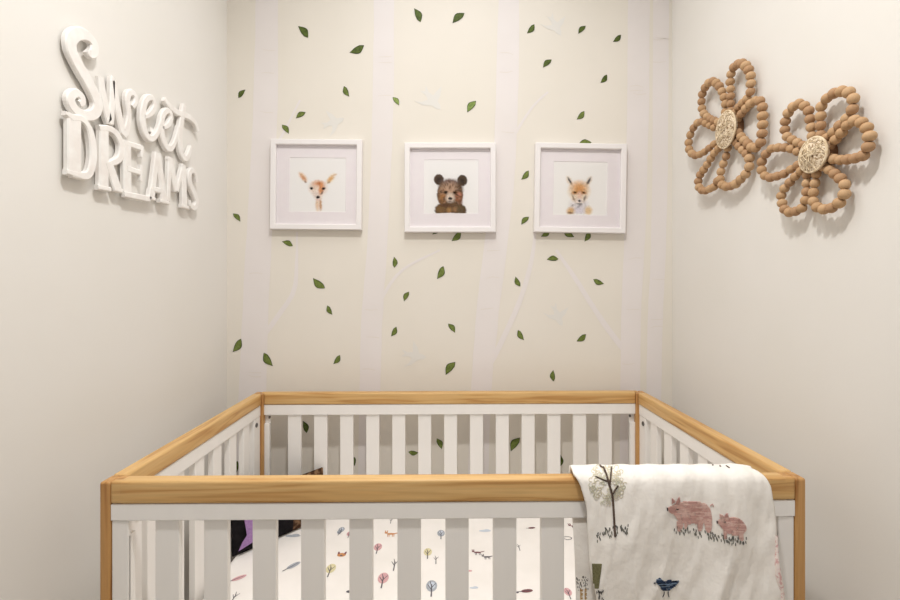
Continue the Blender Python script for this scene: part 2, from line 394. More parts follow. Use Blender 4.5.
B = blob
fawn = [
 B(317.5, 202.5, 3.2, 7.5, 0, (244, 226, 210), .9, .3), B(319.3, 203.5, 1.2, 5.5, -4, (206, 160, 122), .9, .4), B(316, 204, 1.6, 5, 0, (240, 205, 172), .7, .5),
 B(301.5, 176, 5.2, 2.6, 48, (244, 214, 186), .9, .4), B(302, 177, 3.6, 1.5, 50, (214, 152, 108), .9, .5), B(304, 181, 1.4, .9, 50, (150, 110, 88), .8, .5), B(299.8, 173.5, 2, 1, 30, (226, 186, 150), .8, .5),
 B(329.5, 177.5, 5.6, 2.6, -48, (246, 222, 190), .9, .4), B(329, 178, 3.6, 1.8, -50, (226, 178, 120), .9, .5), B(327.2, 181.3, 1.4, .9, -45, (170, 140, 112), .7, .5), B(332.5, 173.8, 2.8, .7, -20, (222, 184, 140), .8, .5),
 B(316.6, 187, 8.6, 7, 0, (241, 221, 206), .95, .3), B(316.5, 192, 4.8, 6.5, 0, (243, 227, 216), .95, .3),
 B(317, 182.5, 5.4, 2.6, 0, (228, 168, 124), .9, .6), B(317.8, 182.6, 1.8, 1.8, 0, (186, 112, 66), .8, .6),
 B(319.6, 187.5, 2.2, 5.5, 8, (226, 152, 92), .9, .5), B(321.5, 188.8, 1.3, 4, 22, (204, 138, 92), .6, .5), B(313, 186, 3.5, 2, 0, (238, 214, 196), .8, .6),
 B(310, 187.3, 1.6, 1.25, 20, (38, 28, 26), 1, .3), B(322.3, 187.4, 1.8, 1.3, -30, (46, 30, 24), 1, .3), B(320.6, 192, 1.9, .8, -50, (96, 84, 76), .8, .5),
 B(316.7, 196.1, 1.9, 1.5, 0, (40, 26, 28), 1, .25), B(316.7, 198.6, 2.4, .7, 0, (232, 200, 190), .8, .5)]
bear = [
 B(450.5, 209, 15.8, 8.5, 0, (106, 84, 60), 1, .05), B(440, 212.5, 6, 3, -30, (104, 86, 58), .9, .3), B(461, 212, 5, 4, 30, (98, 78, 58), .9, .3),
 B(450, 193.5, 13, 15, 0, (116, 90, 68), 1, .05),
 B(438.8, 178.5, 5, 5.4, 0, (92, 74, 60), 1, .08), B(438.8, 179.5, 2.8, 3.2, 0, (66, 52, 44), .9, .4), B(462.2, 179.5, 5, 5.6, 0, (88, 72, 56), 1, .08), B(462, 180.5, 2.8, 3.2, 0, (64, 52, 40), .9, .4),
 B(450, 181, 8, 3, 0, (128, 108, 104), .8, .5), B(441.5, 184.5, 3, 4, 30, (112, 90, 72), .8, .5), B(460, 186, 3, 5, -20, (96, 74, 58), .8, .5),
 B(449.5, 188, 7.5, 6, 0, (202, 168, 142), .95, .5), B(443, 191, 3.6, 3.5, 0, (190, 148, 116), .8, .5), B(450.3, 186.5, 1.3, 2.6, 0, (160, 122, 98), .7, .5),
 B(442.5, 197, 3.3, 5, 0, (172, 122, 76), .9, .5), B(458.3, 196, 3.4, 5, 0, (168, 108, 78), .9, .5), B(459.3, 193.2, 2.2, 1.8, 0, (206, 144, 118), .8, .5), B(460.6, 201, 2, 3, 0, (128, 88, 64), .8, .5),
 B(445.6, 191.4, 2.2, 1.6, 0, (70, 48, 32), 1, .4), B(455, 191.6, 2.2, 1.7, 0, (96, 60, 34), 1, .4), B(445.8, 191.5, 1, .9, 0, (26, 20, 18), 1, .4), B(454.8, 191.7, 1, .9, 0, (30, 22, 18), 1, .4),
 B(450.2, 196.8, 4.2, 4.6, 0, (230, 212, 194), 1, .35), B(450.3, 200.5, 3, 1.6, 0, (186, 172, 162), .8, .5), B(450.2, 197.6, 2.1, 1.4, 0, (52, 44, 42), 1, .3), B(450, 200.4, 1.6, .5, 0, (110, 96, 88), .8, .4),
 B(450.3, 207, 10.5, 5, 0, (112, 86, 60), .95, .3), B(441, 208, 4, 4, 0, (140, 106, 66), .7, .6), B(449, 209, 2, 3.5, 0, (186, 142, 88), .8, .6), B(455.5, 208.2, 2.6, 2.2, 0, (170, 130, 92), .8, .6), B(446, 204.5, 6, 1.8, 5, (96, 66, 48), .8, .6), B(460, 209, 3, 4, 0, (104, 88, 62), .8, .5),
 B(450.5, 220.5, 30, 8.5, 0, (254, 252, 250), 1, .012)]
rb = random.Random(21)
fur = []
for k in range(90):
    a = rb.uniform(0, 6.283); r = rb.uniform(.35, .97); x, y = 450 + 12.4 * r * math.cos(a), 193 + 14 * r * math.sin(a)
    if y < 205 and not (abs(x - 450) < 5 and y > 188): fur.append(B(x, y, rb.uniform(.4, .8), rb.uniform(1.0, 2.2), math.degrees(a) - 90 + rb.uniform(-25, 25), rb.choice(((66, 50, 40), (84, 64, 50), (158, 124, 96), (186, 148, 118), (104, 72, 50))), .6, .4))
for k in range(45):
    x = rb.uniform(437, 464); y = rb.uniform(205, 212); fur.append(B(x, y, rb.uniform(.5, 1.0), rb.uniform(1, 2), rb.uniform(-30, 30), rb.choice(((74, 60, 40), (150, 116, 74), (92, 84, 52), (120, 92, 60))), .55, .4))
bear[18:18] = fur
fox = [
 B(580.5, 205, 9, 8.5, 0, (228, 222, 224), .9, .3), B(572.5, 210, 4, 3.4, -20, (226, 186, 134), .95, .4), B(590, 209.5, 3.6, 4, 10, (236, 204, 156), .95, .4), B(572.2, 212, 2.8, 1, 0, (120, 90, 66), .8, .5),
 B(570.5, 180, 5, 2.6, 62, (240, 228, 214), .95, .3), B(590, 180, 5, 2.6, -62, (240, 228, 214), .95, .3),
 B(571.3, 180.5, 4.4, 1.05, 58, (74, 68, 70), .95, .4), B(589.8, 180.3, 4.4, 1.05, -60, (74, 68, 72), .95, .4),
 B(580.5, 190, 10, 8.6, 0, (243, 220, 188), .95, .3), B(580.5, 196, 7.6, 6, 0, (242, 224, 204), .95, .3), B(580.5, 186.5, 7, 5.5, 0, (228, 174, 118), .9, .6), B(580.8, 189, 4.2, 3.4, 0, (218, 156, 96), .8, .6),
 B(576.2, 191.6, 3.2, 1.5, -12, (196, 138, 74), .9, .5), B(584.8, 191.6, 3.2, 1.5, 12, (190, 130, 74), .9, .5), B(576.4, 191.6, 1.3, .95, 0, (86, 58, 34), 1, .4), B(585, 191.6, 1.3, .95, 0, (86, 58, 34), 1, .4),
 B(581, 195.5, 2, 4.5, 0, (240, 206, 188), .8, .5), B(574.8, 197, 1, 3.4, -28, (150, 122, 96), .8, .5), B(586.2, 197.4, 1, 3, 20, (120, 108, 100), .8, .5),
 B(581, 200, 3.4, 2.6, 0, (238, 226, 220), .9, .4), B(581, 200, 1.4, 1.15, 0, (48, 44, 46), 1, .3), B(581, 202.8, 2.6, .8, 0, (110, 106, 106), .85, .5), B(580.5, 205.5, 3.5, .9, -40, (126, 116, 116), .8, .5),
 B(574, 204.5, 1.6, .8, -40, (150, 132, 130), .7, .5), B(581, 209.5, 4.5, 3.6, 0, (228, 222, 232), .8, .5),
 B(581, 222.2, 30, 9.2, 0, (254, 252, 249), 1, .02)]
picture('white square frame with a watercolour fawn head, nearest the lettered sign', 315.7, 184.2, 45.9, 45.2, 288.4, 344.3, 157, 210.6, fawn, 0.5)
picture('white square frame with a brown bear cub portrait, middle of the three', 450.2, 187.3, 45.8, 44.8, 424, 478.2, 159, 212.3, bear, 0.0)
picture('white square frame with an orange fox portrait, nearest the bead flowers', 580.8, 187.8, 45.8, 44.8, 554.8, 608.3, 161, 214, fox, 0.9, (254, 252, 249))

# ------------------------------------------------------------------ lettered sign on the left wall
XS = XL + 0.017
sign = thing('wall_sign', 'white wooden cut-out lettering reading Sweet Dreams on the left wall', 'sign', (XL, 1.25, 1.62))
def stroke(bm, pts, ws, th, k=0):
    """ribbon letter stroke: px path on the sign's face, widths in metres"""
    n = max(4, 5 * (len(pts) - 1))
    q = [on_side(p[0] + 3.0, p[1] + 1.0, XS) for p in pts]
    if not isinstance(ws, (list, tuple)): ws = [ws] * len(pts)
    P = smooth_path([(a.y, a.z, w) for a, w in zip(q, ws)], n) if len(pts) > 2 else [Vector((q[0].y, q[0].z, ws[0])).lerp(Vector((q[1].y, q[1].z, ws[1])), i / (n - 1)) for i in range(n)]
    off = sign.location; x1 = XS + k * 0.0003 - off.x; x0 = x1 - th
    rows = []
    for i, p in enumerate(P):
        t = P[min(i + 1, n - 1)] - P[max(i - 1, 0)]; t.z = 0; t.normalize(); nn = Vector((-t.y, t.x, 0)); w = p.z / 2; bv = min(0.0025, w * .4)
        a, b = p + nn * w, p - nn * w; ai, bi = p + nn * (w - bv), p - nn * (w - bv)
        mk = lambda x, v: bm.verts.new((x, v.x - off.y, v.y - off.z))
        rows.append([mk(x0, a), mk(x1 - bv, a), mk(x1, ai), mk(x1, bi), mk(x1 - bv, b), mk(x0, b)])
    for i in range(n - 1):
        A, Bq = rows[i], rows[i + 1]
        for j in range(6): bm.faces.new((A[j], A[(j + 1) % 6], Bq[(j + 1) % 6], Bq[j]))
    bm.faces.new(rows[0]); bm.faces.new(list(reversed(rows[-1])))
letters = [
 # script word
 [([(85.5, 49.5), (88.5, 53.5), (92, 51), (92.5, 44), (88, 37), (81, 33), (74, 33.5), (69.3, 39), (69.5, 48), (73, 57), (79.5, 69), (86.5, 81), (92.5, 93), (95.8, 103), (94, 111), (88, 114.7), (80, 113.5), (73, 108), (69, 101), (69.5, 95), (74, 92), (79.5, 95.5), (80.5, 101), (77.5, 103)],
   [.012, .016, .02, .02, .02, .022, .024, .025, .025, .025, .026, .026, .026, .025, .022, .02, .019, .02, .021, .018, .016, .016, .015, .012])],
 [([(98.5, 76), (101, 95), (107.5, 122), (109.5, 104), (110.5, 77), (114.5, 104), (121.5, 133), (126.5, 117), (125, 99), (127.5, 91.5), (132.5, 94), (133.5, 101), (130, 106)], [.014, .018, .018, .014, .013, .018, .018, .014, .015, .014, .014, .013, .01])],
 [([(142, 116), (148, 112.5), (152, 105), (149.5, 97), (144, 98), (140.5, 108), (140, 122), (144, 134.5), (150, 137.5), (155.5, 130), (159, 118)], [.01, .013, .014, .014, .015, .018, .02, .018, .015, .013, .012])],
 [([(160.5, 127), (166, 124), (169.3, 117), (167, 110), (162.5, 111.5), (159.5, 121), (160, 134), (164.5, 146), (169.5, 147), (173.5, 139), (177, 126)], [.01, .013, .014, .014, .015, .018, .02, .018, .015, .013, .012])],
 [([(182, 104), (179.5, 118), (177.5, 135), (178.8, 151), (183, 158), (186.3, 153), (188.5, 145.5)], [.014, .018, .02, .019, .016, .014, .01]), ([(161.8, 98), (166, 104), (173, 110.5), (180, 113.5), (187, 116.5), (192.5, 122), (195.5, 130)], [.012, .016, .016, .015, .016, .016, .012])],
 # capitals
 [([(71.5, 114), (71.5, 174)], [.031, .031]), ([(67, 117), (79, 118), (86.5, 128), (90, 145), (89.7, 162), (84.5, 174.5), (69, 172.5)], [.012, .014, .016, .018, .018, .016, .014]), ([(62, 112), (70, 117)], [.008, .014]), ([(63, 170.5), (78, 175)], [.010, .012])],
 [([(102, 126), (101.5, 187)], [.024, .026]), ([(97, 127), (107, 128), (115, 134), (119.5, 146), (117, 158), (106.5, 163)], [.012, .014, .018, .018, .016, .012]), ([(106, 161), (115, 188)], [.022, .026]), ([(95, 186), (108, 188.5)], [.010, .010]), ([(111, 187.7), (119.5, 190)], [.010, .010])],
 [([(124.5, 140), (125, 194)], [.024, .024]), ([(121.5, 141.5), (140, 147.5)], [.012, .014]), ([(139.4, 145), (138.6, 156)], [.012, .006]), ([(124, 167.5), (138, 172)], [.014, .012]), ([(138.2, 164), (138, 180)], [.007, .007]), ([(121, 193), (146.5, 198.3)], [.013, .014]), ([(146.5, 198), (147.5, 187)], [.012, .006])],
 [([(154.3, 152), (149, 197.5)], [.016, .018]), ([(155.3, 152), (161, 200.5)], [.018, .024]), ([(150, 188), (160, 190.5)], [.013, .013]), ([(146, 196.5), (152, 198.3)], [.008, .008]), ([(156, 199.5), (165.5, 202)], [.009, .009])],
 [([(167.5, 156), (166, 200)], [.014, .014]), ([(167.5, 157), (174, 190)], [.02, .02]), ([(181, 164), (174.5, 190)], [.013, .013]), ([(181, 164), (182, 206)], [.02, .022]), ([(178.5, 204.5), (186, 207)], [.009, .009])],
 [([(194.5, 181), (193, 173), (189.5, 169.5), (186.8, 174), (188, 184), (192, 193), (194.3, 201), (192, 207), (188.3, 204.5), (187.2, 199)], [.010, .014, .016, .018, .02, .02, .018, .016, .014, .010])],
]
for li, st in enumerate(letters):
    bm = bmesh.new()
    for k, (pts, ws) in enumerate(st): stroke(bm, pts, [w * (1.22 if li < 5 else 1.18) for w in ws], 0.0105, k + (li % 3) * 3)
    bmesh.ops.recalc_face_normals(bm, faces=bm.faces)
    o = link('letter', bm, M['sign'], sign)
    o['label'] = 'script letter' if li < 5 else 'capital letter'
bm = bmesh.new()
for px, py in ((80, 100), (101, 150), (125, 160), (150, 130), (181, 150), (155, 185)):
    p = on_side(px, py, XL + 0.003) - sign.location
    add_box(bm, -0.0, 0.0080, p.y - .006, p.y + .006, p.z - .006, p.z + .006)
link('spacer', bm, M['sign'], sign)

# ------------------------------------------------------------------ wooden bead flowers on the right wall
bm = bmesh.new(); bmesh.ops.create_uvsphere(bm, u_segments=18, v_segments=12, radius=1.0)
for v in bm.verts:
    r = math.hypot(v.co.x, v.co.y)
    if abs(v.co.z) > 0.9: v.co.z = math.copysign(0.9 - max(0, 0.25 - r) * 0.6, v.co.z)
for f in bm.faces: f.smooth = True
bead_me = []
bmm = bpy.data.meshes.new('bead'); bm.to_mesh(bmm); bm.free()
for m in M['beads']:
    q = bmm.copy(); q.materials.append(m); bead_me.append(q)
flowers = [
 ('wooden bead flower wall hanging with oval woven centre, nearer the back wall corner', (725.2, 129.6), 0.046, 0.051, 0.0110, [
  ([(730.6, 111), (730.6, 101.9), (730.6, 92), (730.2, 83), (730.6, 76.3), (732.3, 69.5), (736, 65), (741.5, 63.3), (746, 66.3), (749, 70.8), (750.7, 77), (750.8, 84.5), (750.3, 92), (747, 98.5), (742.5, 103.2), (738, 107.8), (735, 113)], 18),
  ([(737.5, 119), (743, 111.8), (748, 106), (753, 101.8), (758.7, 100.3), (762, 104.8), (762.4, 112.5), (762.6, 122.5), (762.1, 132.7), (761, 141.5), (757, 147.3), (751.5, 147.2), (747, 143), (742.5, 138.3), (738, 132.5)], 17),
  ([(733, 138), (739, 146), (745.8, 153), (749.3, 158), (749.6, 164.5), (747.4, 171.6), (741.8, 178), (735.5, 184), (728.3, 186.6), (722.8, 185.5), (720.3, 180), (720.2, 174.3), (722, 168.4), (723.6, 162.8), (726, 156.5), (727.8, 148)], 18),
  ([(718.5, 148.5), (714, 153.3), (711, 158), (707.7, 163.6), (703, 170.8), (699.3, 176.3), (698.2, 181.9), (699.2, 187.5), (703.8, 191), (709.3, 189), (714.5, 186.3), (717.2, 181)], 13),
  ([(714, 127.6), (708.5, 124.8), (704.6, 122.4), (699.8, 121.2), (695, 125.6), (691, 132.7), (689.2, 139.9), (688.4, 146.5), (690.6, 152.3), (695, 155.3), (699.8, 154.4), (703.8, 152.3), (708.5, 148.6), (714, 144)], 15),
  ([(725, 112), (725.6, 105), (724.4, 98.8), (722.5, 93.1), (720, 87.5), (716.9, 83.8), (713.1, 81.2), (708.1, 83.4), (704.4, 88.8), (701.9, 95.6), (701.5, 102.5), (701.9, 108.8), (704, 113.8), (708.8, 117.9), (713.1, 120), (718, 122)], 17)]),
 ('wooden bead flower wall hanging with round woven centre, farther from the back wall', (812.4, 154.8), 0.0385, 0.0365, 0.0098, [
  ([(820.7, 135), (820.7, 124.8), (820.7, 116.1), (821, 107.4), (826, 99.2), (833.7, 93.5), (845, 91.2), (852.7, 96.6), (852.6, 108.2), (848.2, 116.8), (840.2, 124.8), (833.7, 132), (826.5, 138)], 14),
  ([(829.5, 146), (836.6, 138.5), (842.4, 132), (847.4, 125), (854.7, 120.5), (863.5, 124), (869.3, 134.2), (868, 147.5), (863, 155.5), (856.1, 158), (850.3, 159), (843.8, 159.8), (836, 159.6), (828, 157)], 15),
  ([(823.5, 166.5), (830.8, 170.6), (836.6, 175.4), (842.4, 180.8), (845.6, 188.4), (842, 199.2), (833.7, 207), (822.2, 209.2), (815.3, 205.3), (812.8, 199.2), (813.5, 191.7), (815, 183.3), (816.4, 174)], 14),
  ([(801, 171), (794, 177.6), (788.2, 184), (783.5, 189.8), (781.2, 196.3), (782.4, 204.3), (786.5, 211.4), (793.3, 211.8), (801, 208.8), (804.8, 202), (806.3, 193.4), (807, 184.8), (807.5, 175)], 14),
  ([(797.5, 151.5), (791, 148.6), (785.3, 147.6), (778, 147.6), (771, 149), (765.1, 155.2), (761, 165), (763.3, 173.9), (768.7, 177.6), (776, 176.4), (783.2, 174.2), (790.4, 169.6), (798, 165)], 14),
  ([(812, 136), (811.3, 127), (810, 118.7), (809, 111.5), (804.8, 106.3), (798.3, 103.8), (790, 109.8), (785.8, 119.7), (784.8, 128.4), (786, 135.2), (790.4, 138.8), (796.2, 141.8), (803, 145)], 14)]),
]
rnd = random.Random(3)
for label, cpx, ry, rz, rb, petals in flowers:
    c = on_side(cpx[0], cpx[1], XR - 0.032)
    root = thing('bead_flower', label, 'wall decoration', (XR - 0.001, c.y, c.z), 0, 'wooden bead flowers on the right wall')
    off = root.location.copy()
    for pts, n in petals:
        dmax = max(math.hypot(p[0] - cpx[0], p[1] - cpx[1]) for p in pts)
        P3 = []
        for p in pts:
            u = math.hypot(p[0] - cpx[0], p[1] - cpx[1]) / dmax
            P3.append(on_side(p[0], p[1], XR - 0.013 - 0.010 * u) - off)
        path = smooth_path(P3, n); fine = smooth_path(P3, 60)
        bm = bmesh.new(); tube(bm, fine, 0.0028, 6)
        pet = link('petal', bm, M['wire'], root)
        sp = (path[1] - path[0]).length
        for i, p in enumerate(path):
            u = abs(2 * i / (n - 1) - 1); s = rb * (1.0 + 0.16 * (1 - u)) * rnd.uniform(0.96, 1.05)
            b = bpy.data.objects.new('bead', rnd.choice(bead_me)); C.objects.link(b); b.parent = pet
            b.location = p; t = path[min(i + 1, n - 1)] - path[max(i - 1, 0)]
            b.rotation_mode = 'QUATERNION'; b.rotation_quaternion = t.to_track_quat('Z', 'X')
            b.scale = (s, s, max(s * .92, min(s * 1.12, sp * .56)))
    # woven raffia centre: dome with a coiled rim and loose fibres
    xc = (XR - 0.032) - off.x
    bm = bmesh.new(); rings, seg = 9, 36
    cen = bm.verts.new((xc - 0.010, 0, 0)); prev = None
    for k in range(1, rings + 1):
        r = k / rings
        ring = [bm.verts.new((xc - 0.010 * math.cos(r * math.pi / 2) - (0.0016 * math.sin(j * 5 + k * 2.1)), ry * r * math.cos(2 * math.pi * j / seg), rz * r * math.sin(2 * math.pi * j / seg))) for j in range(seg)]
        for j in range(seg):
            if prev is None: bm.faces.new((cen, ring[j], ring[(j + 1) % seg]))
            else: bm.faces.new((prev[j], ring[j], ring[(j + 1) % seg], prev[(j + 1) % seg]))
        prev = ring
    bot = [bm.verts.new((xc + 0.008, v.co.y * .96, v.co.z * .96)) for v in prev]
    for j in range(seg): bm.faces.new((prev[j], bot[j], bot[(j + 1) % seg], prev[(j + 1) % seg]))
    bm.faces.new(list(reversed(bot)))
    for f in bm.faces: f.smooth = True
    tube(bm, [Vector((xc + .001, ry * math.cos(a), rz * math.sin(a))) for a in [2 * math.pi * j / 40 for j in range(40)]], 0.0028, 6, True, 1)
    for k in range(46):
        a = rnd.uniform(0, 6.28); r = math.sqrt(rnd.uniform(0, .8)); an = rnd.uniform(0, 6.28); ln = rnd.uniform(.008, .018)
        pc = Vector((0, ry * r * math.cos(a), rz * r * math.sin(a))); q = []
        for s in (-1, -.3, .3, 1):
            y = pc.y + ln * s * math.cos(an) + .003 * s * s; z = pc.z + ln * s * math.sin(an)
            rr = min(1.0, math.hypot(y / ry, z / rz))
            if math.hypot(y / ry, z / rz) > 1: y, z = y / math.hypot(y / ry, z / rz), z / math.hypot(y / ry, z / rz)
            q.append(Vector((xc - 0.0115 * math.cos(rr * math.pi / 2) - 0.0008, y, z)))
        tube(bm, q, 0.0010, 5, False, 1)
    link('woven_centre', bm, [M['raffia'], M['fibre']], root)
    bm = bmesh.new(); n = 24
    prism(bm, [Vector((-0.0005, ry * .8 * math.cos(2 * math.pi * j / n), rz * .8 * math.sin(2 * math.pi * j / n))) for j in range(n)], Vector((-0.024, 0, 0)))
    link('backing', bm, M['backing'], root)

# ------------------------------------------------------------------ crib
ROT = math.radians(0.75); CC = Vector((0.007, 1.285, 0.0))
crib = thing('crib', 'white slatted baby crib with honey wood top rails and corner posts', 'crib', CC, ROT)
HW, HD = 0.6825, 0.378
PW = 0.036
ZT, ZW, ZS = 0.8725, 0.832, 0.796
Z0 = 0.17
def part(name, dims, m, bev=0.0015, seg=2, bm=None):
    return box(name, dims, m, crib, bev, seg)
for sx in (-1, 1):
    for sy in (-1, 1):
        xs = sorted((sx * HW, sx * (HW - PW))); ys = sorted((sy * HD, sy * (HD - PW)))
        bm = bmesh.new()
        a, b = sorted((sx * HW, sx * (HW - 0.0200))); add_box(bm, a, b, ys[0], ys[1], 0.0, ZT - 0.0015, 0.0055, 4)
        a, b = sorted((sx * (HW - 0.010), sx * (HW - PW))); c, d = sorted((sy * (HD - 0.0150), sy * (HD - PW))); add_box(bm, a, b, c, d, 0.0, ZT - 0.003, 0.002, 2)
        link('corner_post', bm, M['wood_z'], crib)
# front and back panels
T = 0.030
for sy in (-1, 1):
    yo, yi = sy * (HD + 0.0004), sy * (HD - T)            # outer and inner faces
    ylap = sy * (HD - 0.014)
    def span(xin, xlap, inset_o, inset_i, z0, z1, m, name, bev, seg):
        bm = bmesh.new()
        a, b = sorted((yo - sy * inset_o, yi + sy * inset_i)); add_box(bm, -xin, xin, a, b, z0, z1, bev, seg)
        a, b = sorted((yo - sy * (inset_o + .0003), ylap)); add_box(bm, -xlap, xlap, a, b, z0 + .0003, z1 - .0003, bev, seg)
        return link(name, bm, m, crib)
    zw = ZW - (0.0035 if sy < 0 else 0)
    span(HW - PW, HW - 0.0205, 0.0, 0.0, zw, ZT, M['wood_x'], 'top_rail', 0.006, 4)
    span(HW - PW, HW - 0.0205, 0.0018, 0.003, ZS, zw - .0006, M['white'], 'under_rail', 0.0015, 2)
    span(HW - PW, HW - 0.0205, 0.0018, 0.003, Z0, Z0 + 0.06, M['white'], 'bottom_rail', 0.0015, 2)
    ys = sorted((yo - sy * 0.0075, yo - sy * 0.0215))
    for k in range(13):
        xc = (0.0019 + (k - 6) * 0.0933) if sy < 0 else (-0.0002 + (k - 6) * 0.0906)
        part('slat', (xc - .0228, xc + .0228, ys[0], ys[1], Z0 + .055, ZS + .004), M['white'], 0.002, 2)
    for sx in (-1, 1):
        x_in = sx * (HW - PW - 0.0); x_out = sx * (HW - 0.0215)
        xa, xb = sorted((sx * (HW - 0.0525), x_out))
        a, b = sorted((yo - sy * 0.004, yo - sy * 0.0135))
        bm = bmesh.new(); add_box(bm, xa, xb, a, b, Z0 + .055, ZS - 0.001, .002, 2)
        xa, xb = sorted((sx * (HW - 0.0525), x_in)); a, b = sorted((yo - sy * 0.0042, yo - sy * 0.0265))
        add_box(bm, xa, xb, a, b, Z0 + .055, ZS - 0.03, .002, 2)
        st = link('stile', bm, M['white'], crib)
# side panels
for sx in (-1, 1):
    xo, xi = sx * (HW - 0.0004), sx * (HW - T)
    a, b = sorted((xo, xi))
    Ly = HD - PW + 0.0005
    part('top_rail', (a, b, -Ly, Ly, ZW, ZT - .0005), M['wood_y'], 0.006, 4)
    a, b = sorted((xo - sx * .0018, xi + sx * .003))
    part('under_rail', (a, b, -Ly, Ly, ZS, ZW - .0006), M['white'])
    part('bottom_rail', (a, b, -Ly, Ly, Z0, Z0 + .06), M['white'])
    a, b = sorted((xo - sx * 0.0075, xi + sx * 0.006))
    for k in range(6):
        yc = -0.005 + (k - 2.5) * 0.0965
        part('slat', (a, b, yc - .0235, yc + .0235, Z0 + .055, ZS + .004), M['white'], 0.002, 2)
    for sy in (-1, 1):
        ya, yb = sorted((sy * Ly, sy * (Ly - 0.052)))
        a2, b2 = sorted((xo - sx * 0.005, xi + sx * 0.004))
        st = part('stile', (a2, b2, ya, yb, Z0 + .055, ZS - 0.001), M['white'], 0.002, 2)
        # connector bolt with a hollow head on the inside of the stile
        bm = bmesh.new(); xb_ = xi + sx * 0.004
        yc, zc = sy * (Ly - 0.034), ZS - 0.022
        tube(bm, [Vector((xb_ - sx * .0015, yc + .0062 * math.cos(q), zc + .0062 * math.sin(q))) for q in [k * math.pi / 9 for k in range(18)]], 0.0019, 6, True)
        tube(bm, [Vector((xb_ + sx * .004, yc, zc)), Vector((xb_ - sx * .0005, yc, zc))], 0.0034, 10)
        bl = link('bolt', bm, M['bolt'], st)
# small bolts on the inner edges of the back stiles
for sx in (-1, 1):
    bm = bmesh.new(); xx = sx * (HW - 0.0525)
    tube(bm, [Vector((xx + sx * .003, HD - .018, ZS - .010)), Vector((xx - sx * .002, HD - .018, ZS - .010))], 0.0045, 10)
    link('bolt', bm, M['bolt'], crib)
part('mattress_support', (-HW + .034, HW - .034, -HD + .033, HD - .033, 0.288, 0.306), M['white'])

# ------------------------------------------------------------------ mattress with printed sheet
ZM = 0.446
ink = {
 'pink': flat('pink_print', 224, 184, 184, (208, 158, 164)), 'blue': flat('blue_grey_print', 184, 188, 194, (160, 166, 176)), 'dark': flat('dark_print', 104, 100, 106),
 'fox': flat('fox_print', 214, 158, 110, (190, 130, 90)), 'yellow': flat('yellow_print', 228, 220, 184, (214, 204, 160)), 'sky': flat('pale_blue_print', 202, 210, 222), 'maroon': flat('maroon_print', 128, 84, 88)}
ink_keys = list(ink)
mattress = thing('crib_mattress', 'white crib mattress in a fitted sheet printed with little trees and foxes', 'mattress', (CC.x, CC.y, 0.306), ROT)
def to_local(p):
    q = Matrix.Rotation(-ROT, 4, 'Z') @ (p - Vector((CC.x, CC.y, 0.306))); return q
bm = bmesh.new()
add_box(bm, -HW + .0375, HW - .0375, -HD + .0375, HD - .0375, 0.001, ZM - .306, 0.018, 4)
def flatpoly(pts, key, lift):
    """filled outline lying on the sheet (mattress-local xy)"""
    P = [Vector((p[0], p[1], ZM - .306 + lift)) for p in pts]
    vs = [bm.verts.new(p) for p in P]
    for t in tessellate_polygon([P]):
        try:
            f = bm.faces.new([vs[i] for i in t]); f.material_index = 1 + ink_keys.index(key)
            if f.normal.z < 0: f.normal_flip()
        except ValueError: pass
def ell(c, rx, ry, key, lift=.0006, ang=0, n=14):
    ca, sa = math.cos(ang), math.sin(ang)
    flatpoly([(c[0] + rx * math.cos(a) * ca - ry * math.sin(a) * sa, c[1] + rx * math.cos(a) * sa + ry * math.sin(a) * ca) for a in [k * 2 * math.pi / n for k in range(n)]], key, lift)
def ln(a, b, w, key, lift=.0009):
    a, b = Vector(a), Vector(b); t = (b - a).normalized(); nn = Vector((-t.y, t.x)) * w / 2
    flatpoly([a + nn, b + nn * .6, b - nn * .6, a - nn], key, lift)
def tree_motif(x, y, s, crown, trunk='dark', lean=0.0):
    f = lambda u, v: (x + s * (u + lean * v), y + 1.45 * s * v)
    ln(f(0, -.9), f(0, .5), .16 * s, trunk, .0010)
    for u, v, u2, v2 in ((0, -.1, -.45, .5), (0, .1, .45, .65), (0, .3, -.2, .9)): ln(f(u, v), f(u2, v2), .11 * s, trunk, .0010)
    if crown: 
        ell(f(0, .35), .62 * s, 1.0 * s, crown, .0006)
        if crown in ('blue', 'yellow', 'pink'): ell(f(.05, .4), .36 * s, .6 * s, 'sky' if crown == 'blue' else crown, .0008)
def fox_motif(x, y, s, key='fox', d=1):
    f = lambda u, v: (x + s * u * d, y + 1.5 * s * v)
    ell(f(0, 0), .75 * s, .28 * s, key); ell(f(-.9, .22), .3 * s, .24 * s, key, .0008); ln(f(-1.05, .3), f(-1.1, .75), .2 * s, key); ln(f(-.75, .35), f(-.72, .75), .2 * s, key)
    ln(f(.65, .05), f(1.5, .25), .28 * s, key)
    for u in (-.55, -.3, .3, .55): ln(f(u, -.15), f(u + .06, -.7), .14 * s, 'dark' if key != 'fox' else key)
def leaf_motif(x, y, s, key, ang):
    ell((x, y), s, .42 * s, key, .0006, ang); ln((x - 1.6 * s * math.cos(ang), y - 1.6 * s * math.sin(ang)), (x + .7 * s * math.cos(ang), y + .7 * s * math.sin(ang)), .14 * s, 'dark')
def face_motif(x, y, s):
    ell((x, y), s, .75 * s, 'fox'); ln((x - .7 * s, y + .3 * s), (x - .85 * s, y + 1.2 * s), .5 * s, 'maroon'); ln((x + .7 * s, y + .3 * s), (x + .85 * s, y + 1.2 * s), .5 * s, 'maroon')
    ell((x, y - .3 * s), .3 * s, .25 * s, 'dark', .0009)
def at(px, py):
    q = to_local(on_level(px, py, ZM)); return q.x, q.y
